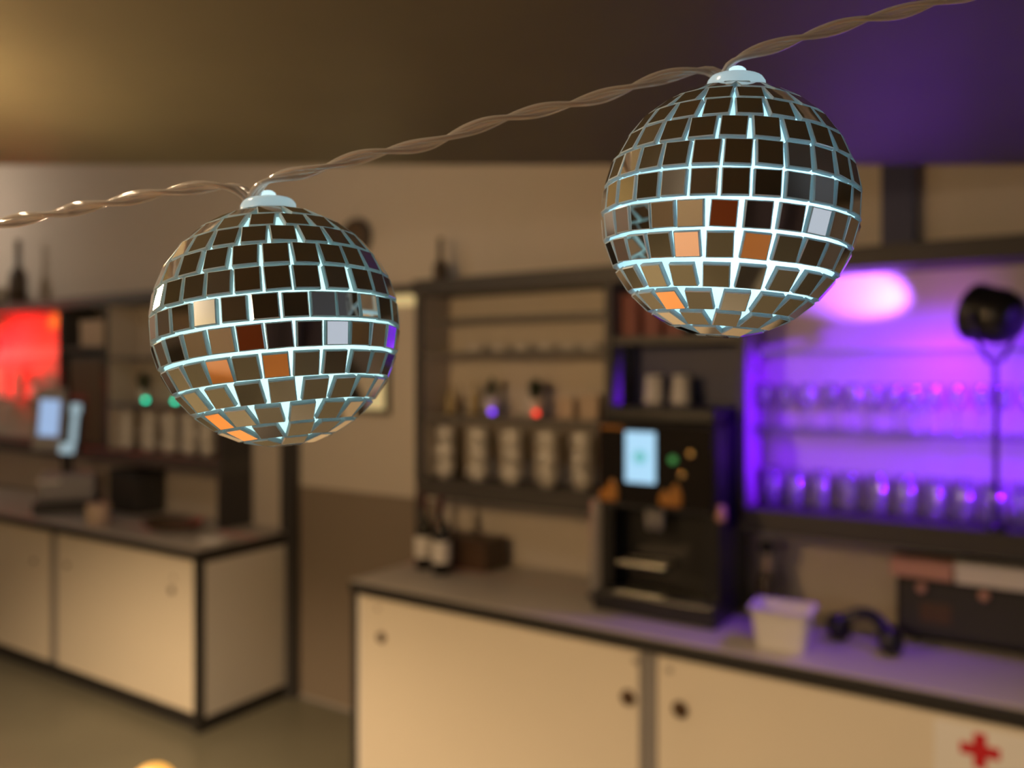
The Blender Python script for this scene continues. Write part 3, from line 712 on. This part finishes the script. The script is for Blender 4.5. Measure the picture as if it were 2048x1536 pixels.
v0 = [bm.verts.new((x, y, .03)) for x, y in cols]; v1 = [bm.verts.new((x, y*.7, 2.30)) for x, y in cols]
for i in range(n): bm.faces.new((v0[i], v0[i+1], v1[i+1], v1[i])).smooth = True
obj('cloth', bm, M['curtain'], cu)
bm = nb(); tube(bm, [(-1.2, 0, 2.315), (1.2, 0, 2.315)], .014, 8); obj('rod', bm, M['charcoal'], cu)
sf = bthing('sofa', 'orange upholstered bench sofa against the rear wall', 'sofa', 1.2, -3.72, 0)
part('seat', sf, M['orangefab'], (-1.2, 1.2, -.35, .35, .18, .46), bev=.04)
part('backrest', sf, M['orangefab'], (-1.2, 1.2, -.42, -.25, .40, 1.05), bev=.04)
for x in (-1.22, 1.22): part('armrest', sf, M['orangefab'], (x-.09, x+.09, -.38, .36, .18, .66), bev=.03)
for x in (-1.1, 1.1):
    for y in (-.3, .3): part('leg', sf, M['charcoal'], (x-.03, x+.03, y-.03, y+.03, 0, .18))

# ------------------------------------------------------------------ the mirror balls
BR = 0.025
TILE_H = 0.0010
def tile_mesh():
    bm = nb(); a = .00237; b = a - .00020; h0, h1 = 0.0, TILE_H
    def ring(q, z): return [bm.verts.new((x, y, z)) for x, y in ((-q, -q), (q, -q), (q, q), (-q, q))]
    r0, r1, r2 = ring(a, h0), ring(a, h1 - .00012), ring(b, h1)
    f = bm.faces.new(list(reversed(r0))); f.material_index = 1
    for p, q in ((r0, r1), (r1, r2)):
        for i in range(4):
            f = bm.faces.new((p[i], p[(i+1) % 4], q[(i+1) % 4], q[i])); f.material_index = 1
    f = bm.faces.new(r2); f.material_index = 0
    me = bpy.data.meshes.new('mirror_tile'); bm.to_mesh(me); bm.free()
    me.materials.append(M['mirror']); me.materials.append(M['tilesides'])
    return me
TILE = tile_mesh()
def mirror_ball(name, centre, lean, rows, label, led_off, led_w, LEDCOL, tweaks={}):
    rnd = random.Random(label)
    ax = Vector((lean[0], lean[1], 1)).normalized()
    ex_ = (Vector((1, 0, 0)) - ax*ax.x).normalized(); ey = ax.cross(ex_)
    rot = Matrix((ex_, ey, ax)).transposed()
    b = thing(name, label, 'mirror ball', centre, 0, 'mirror balls on the light string')
    b.rotation_euler = rot.to_euler()
    rs = BR - TILE_H - .00012
    n = 28
    th0 = 0.16
    lpart('shell', b, M['shell'], [(rs*math.sin(th0), rs*math.cos(th0))] + [(rs*math.sin(th), rs*math.cos(th)) for th in [th0 + (PI-th0)*i/n for i in range(1, n)]] + [(0, -rs)], 56, label='pale cyan glowing shell between the tiles')
    lpart('cap', b, M['cap'], [(.0049, rs-.0012), (.0056, rs-.0006), (.0057, rs+.0022), (.0052, rs+.0029), (.0026, rs+.0030), (.0019, rs+.0033), (.0017, rs+.0048), (.0012, rs+.0052), (0, rs+.0052)], 28, label='milky plastic cap')
    count = 0
    for ri, (lat, joints) in enumerate(rows):
        la = R(lat); step = 12.55 / max(.12, math.cos(la))
        cs = [(p+q)/2 for p, q in zip(joints, joints[1:])]
        if not cs: cs = [joints[0]]
        lim = cs[0] + 360 - step*.86
        a = cs[-1]
        rest = lim - a
        k = int(rest // step)
        if k > 0:
            st = (cs[0] + 360 - a) / (k + 1)
            cs += [a + st*(i+1) for i in range(k)]
        for ci, az in enumerate(cs):
            az_ = R(az); nrm = Vector((math.cos(la)*math.sin(az_), -math.cos(la)*math.cos(az_), math.sin(la)))
            east = Vector((math.cos(az_), math.sin(az_), 0)); north = nrm.cross(east)
            dx, dy, sp = rnd.gauss(0, 1.1), rnd.gauss(0, 1.0), rnd.gauss(0, .9)
            if (ri, ci) in tweaks:      # a tile glued on askew so that it catches a lamp
                wp_ = centre + rot @ (nrm*BR)
                hv = rot.inverted() @ ((cam.location - wp_).normalized() + (tweaks[(ri, ci)] - wp_).normalized()).normalized()
                dx = dy = sp = 0
                tn = hv; te = (east - tn*east.dot(tn)).normalized(); east2, north2, nrm2 = te, tn.cross(te), tn
            else: east2, north2, nrm2 = east, north, nrm
            m3 = Matrix((east2, north2, nrm2)).transposed() @ Matrix.Rotation(R(dx), 3, 'X') @ Matrix.Rotation(R(dy), 3, 'Y') @ Matrix.Rotation(R(sp), 3, 'Z')
            o = bpy.data.objects.new('mirror_tile', TILE); C.objects.link(o); o.parent = b
            sc_ = 1 + rnd.uniform(-.02, .012)
            o.matrix_local = Matrix.LocRotScale(nrm*(rs + .00004) , m3.to_quaternion(), Vector((sc_, sc_*(1 + rnd.uniform(-.02, .01)), 1)))
            count += 1
    l = bpy.data.lights.new('led', 'POINT'); lo_ = bpy.data.objects.new('led', l); C.objects.link(lo_)
    l.energy = led_w; l.color = LEDCOL; l.shadow_soft_size = .0015
    lo_.parent = b; lo_.location = rot.inverted() @ Vector(led_off)
    l = bpy.data.lights.new('cap_led', 'POINT'); lo_ = bpy.data.objects.new('cap_led', l); C.objects.link(lo_)
    l.energy = led_w*.026; l.color = (0.62, .86, 1.0); l.shadow_soft_size = .0004
    lo_.parent = b; lo_.location = (0, 0, rs + .0016)
    return b
# rows of tiles: (latitude, joints between tiles by longitude where the photo shows them)
rowsL = [(73, [0, 44]), (60, [-20, 4, 28]), (47.8, [-20, -.1, 21.2, 41.7]), (36.5, [-32, -16.6, -.9, 13.5, 29.6, 46]),
    (24.5, [-33.5, -18.4, -4.3, 9.7, 23.6, 37.1, 50.7, 62.8]), (12.5, [-53.5, -40.6, -27, -14.9, -2.6, 10.2, 22.4, 35, 50.2, 64.1, 76.5]),
    (.2, [-47.3, -34.4, -22.2, -8.8, 4.0, 16.8, 28.7, 40.5, 52.4, 65, 78]), (-12.3, [-56, -42, -28.8, -16.1, -3, 9, 21.3, 34.2, 46.6, 59, 71.8]),
    (-25.2, [-49, -34.6, -20.8, -7.6, 5.2, 19.5, 33, 48, 62, 75]), (-37.5, [-50.3, -30.8, -11.6, 5, 23.3, 40, 57]),
    (-50.2, [-27.9, -5.8, 14, 37.4, 56]), (-62.6, [-50, -18.6, 11.4, 43]), (-75, [0, 50]), (-87, [10, 190])]
rowsR = [(73, [10, 54]), (61, [-14, 12, 38]), (49.5, [-34, -14.5, 5, 24.5]), (38, [-30.9, -14.5, 1.6, 17.8, 34]),
    (26.2, [-48, -34.3, -20.6, -6.5, 8.2, 22.1, 36.3]), (14.2, [-55.8, -43.5, -30.5, -17.4, -5, 8.1, 20.4, 33.4]),
    (1.6, [-68, -55.2, -42.9, -30, -17.7, -5.2, 7.4, 20.2, 32.5, 45.5]), (-11, [-71, -58.6, -47, -35.1, -22.3, -8.1, 5.2, 19.8, 32.2, 44.8]),
    (-23.6, [-78, -64, -50.6, -37, -23.8, -8.2, 7, 20.9, 34, 48]), (-37.2, [-80, -61.9, -43, -25.5, -8.4, 9.1, 27.8, 45]),
    (-50.4, [-60, -38.5, -16.9, 7.5, 28.4]), (-63, [-81, -52.5, -22, 8, 36]), (-75, [-6, 44]), (-87, [10, 190])]
LC = Vector((-.04880, .17177, CAM_Z + .0090)); RC = Vector((.04309, .16443, CAM_Z + .0315))
LB_ = mirror_ball('mirror_ball', LC, (-.11, .08), rowsL, 'lower hanging mirror ball with square tiles, before the wall clock', (.002, -.0060, -.001), .025, (.68, .93, .92), {(5, 0): LAMP_NEAR})
RB_ = mirror_ball('mirror_ball', RC, (.07, -.01), rowsR, 'higher hanging mirror ball with square tiles, before the purple bay', (.001, -.0085, -.003), .029, (.55, .85, 1.0))

# ------------------------------------------------------------------ the clear cord they hang on
def pt(px, py, y): return Vector(((px-1024)/F*y, y, CAM_Z + (740-py)/F*y))
def smooth(pts, n):
    out = []
    P_ = [pts[0]*2 - pts[1]] + pts + [pts[-1]*2 - pts[-2]]
    for i in range(1, len(P_)-2):
        a, b, c, d = P_[i-1:i+3]
        for k in range(n):
            u = k/n
            out.append(.5*((2*b) + (c-a)*u + (2*a-5*b+4*c-d)*u*u + (3*b-a-3*c+d)*u**3))
    out.append(P_[-2]); return out
yl, yr = LC.y, RC.y
def yy(px): return yl + (yr-yl)*(px-524)/(1454-524.)
runs = [
  [Vector((-1.25, .30, LO)), Vector((-.9, .27, 2.10)), Vector((-.5, .215, 1.87)), pt(-1600, 820, .19), pt(-1000, 660, .185), pt(-700, 580, .183)] + [pt(x, y, yy(x)) for x, y in ((-420, 520), (-180, 481), (-60, 460), (0, 447), (80, 432), (170, 414), (260, 397), (340, 382), (420, 373), (462, 374), (488, 386), (500, 400))],
  [pt(x, y, yy(x)) for x, y in ((507, 400), (512, 384), (528, 366), (562, 352), (620, 342), (700, 319), (780, 301), (860, 287), (930, 262), (1000, 239), (1080, 221), (1160, 204), (1240, 182), (1300, 162), (1360, 147), (1408, 141), (1432, 148), (1442, 158))],
  [pt(x, y, yy(x)) for x, y in ((1449, 158), (1456, 136), (1472, 121), (1505, 105), (1560, 89), (1640, 65), (1720, 42), (1800, 24), (1880, 3), (1980, -22), (2120, -60), (2300, -112), (2600, -200), (3100, -360), (3900, -640))] + [Vector((.45, .15, 2.03)), Vector((.7, .15, 2.19)), Vector((.95, .15, LO))]]
cord = thing('light_cord', 'clear twisted plastic cord carrying the two mirror balls', 'cord', (0, 0, 0))
ph0 = .6
for ru in runs:
    pts = smooth(ru, 14)
    # resample evenly
    L = [0]
    for a, b in zip(pts, pts[1:]): L.append(L[-1] + (b-a).length)
    tot = L[-1]; nn = max(40, int(tot/.0012)); ev = []; j = 0
    for i in range(nn+1):
        d_ = tot*i/nn
        while j < len(L)-2 and L[j+1] < d_: j += 1
        u = (d_-L[j]) / max(1e-9, L[j+1]-L[j]); ev.append(pts[j].lerp(pts[j+1], u))
    strands = [[], [], []]
    for i, p in enumerate(ev):
        tg = (ev[min(i+1, nn)] - ev[max(i-1, 0)]).normalized()
        n1 = tg.cross(Vector((0, 1, 0))).normalized(); n2 = tg.cross(n1)
        ph = ph0 + (tot*i/nn) / .026 * 2*PI
        for k in range(3):
            off = n1*math.cos(ph)*(-1, 0, 1)[k] + n2*math.sin(ph)*(-1, 0, 1)[k]
            strands[k].append(p + off*.00086)
    for k in range(3):
        bm = nb(); tube(bm, strands[k], .00058, 8)
        st = obj('strand', bm, M['cord'], cord)
        if k != 1:
            bm = nb(); tube(bm, strands[k], .00013, 5); obj('wire', bm, M['copper'], st)
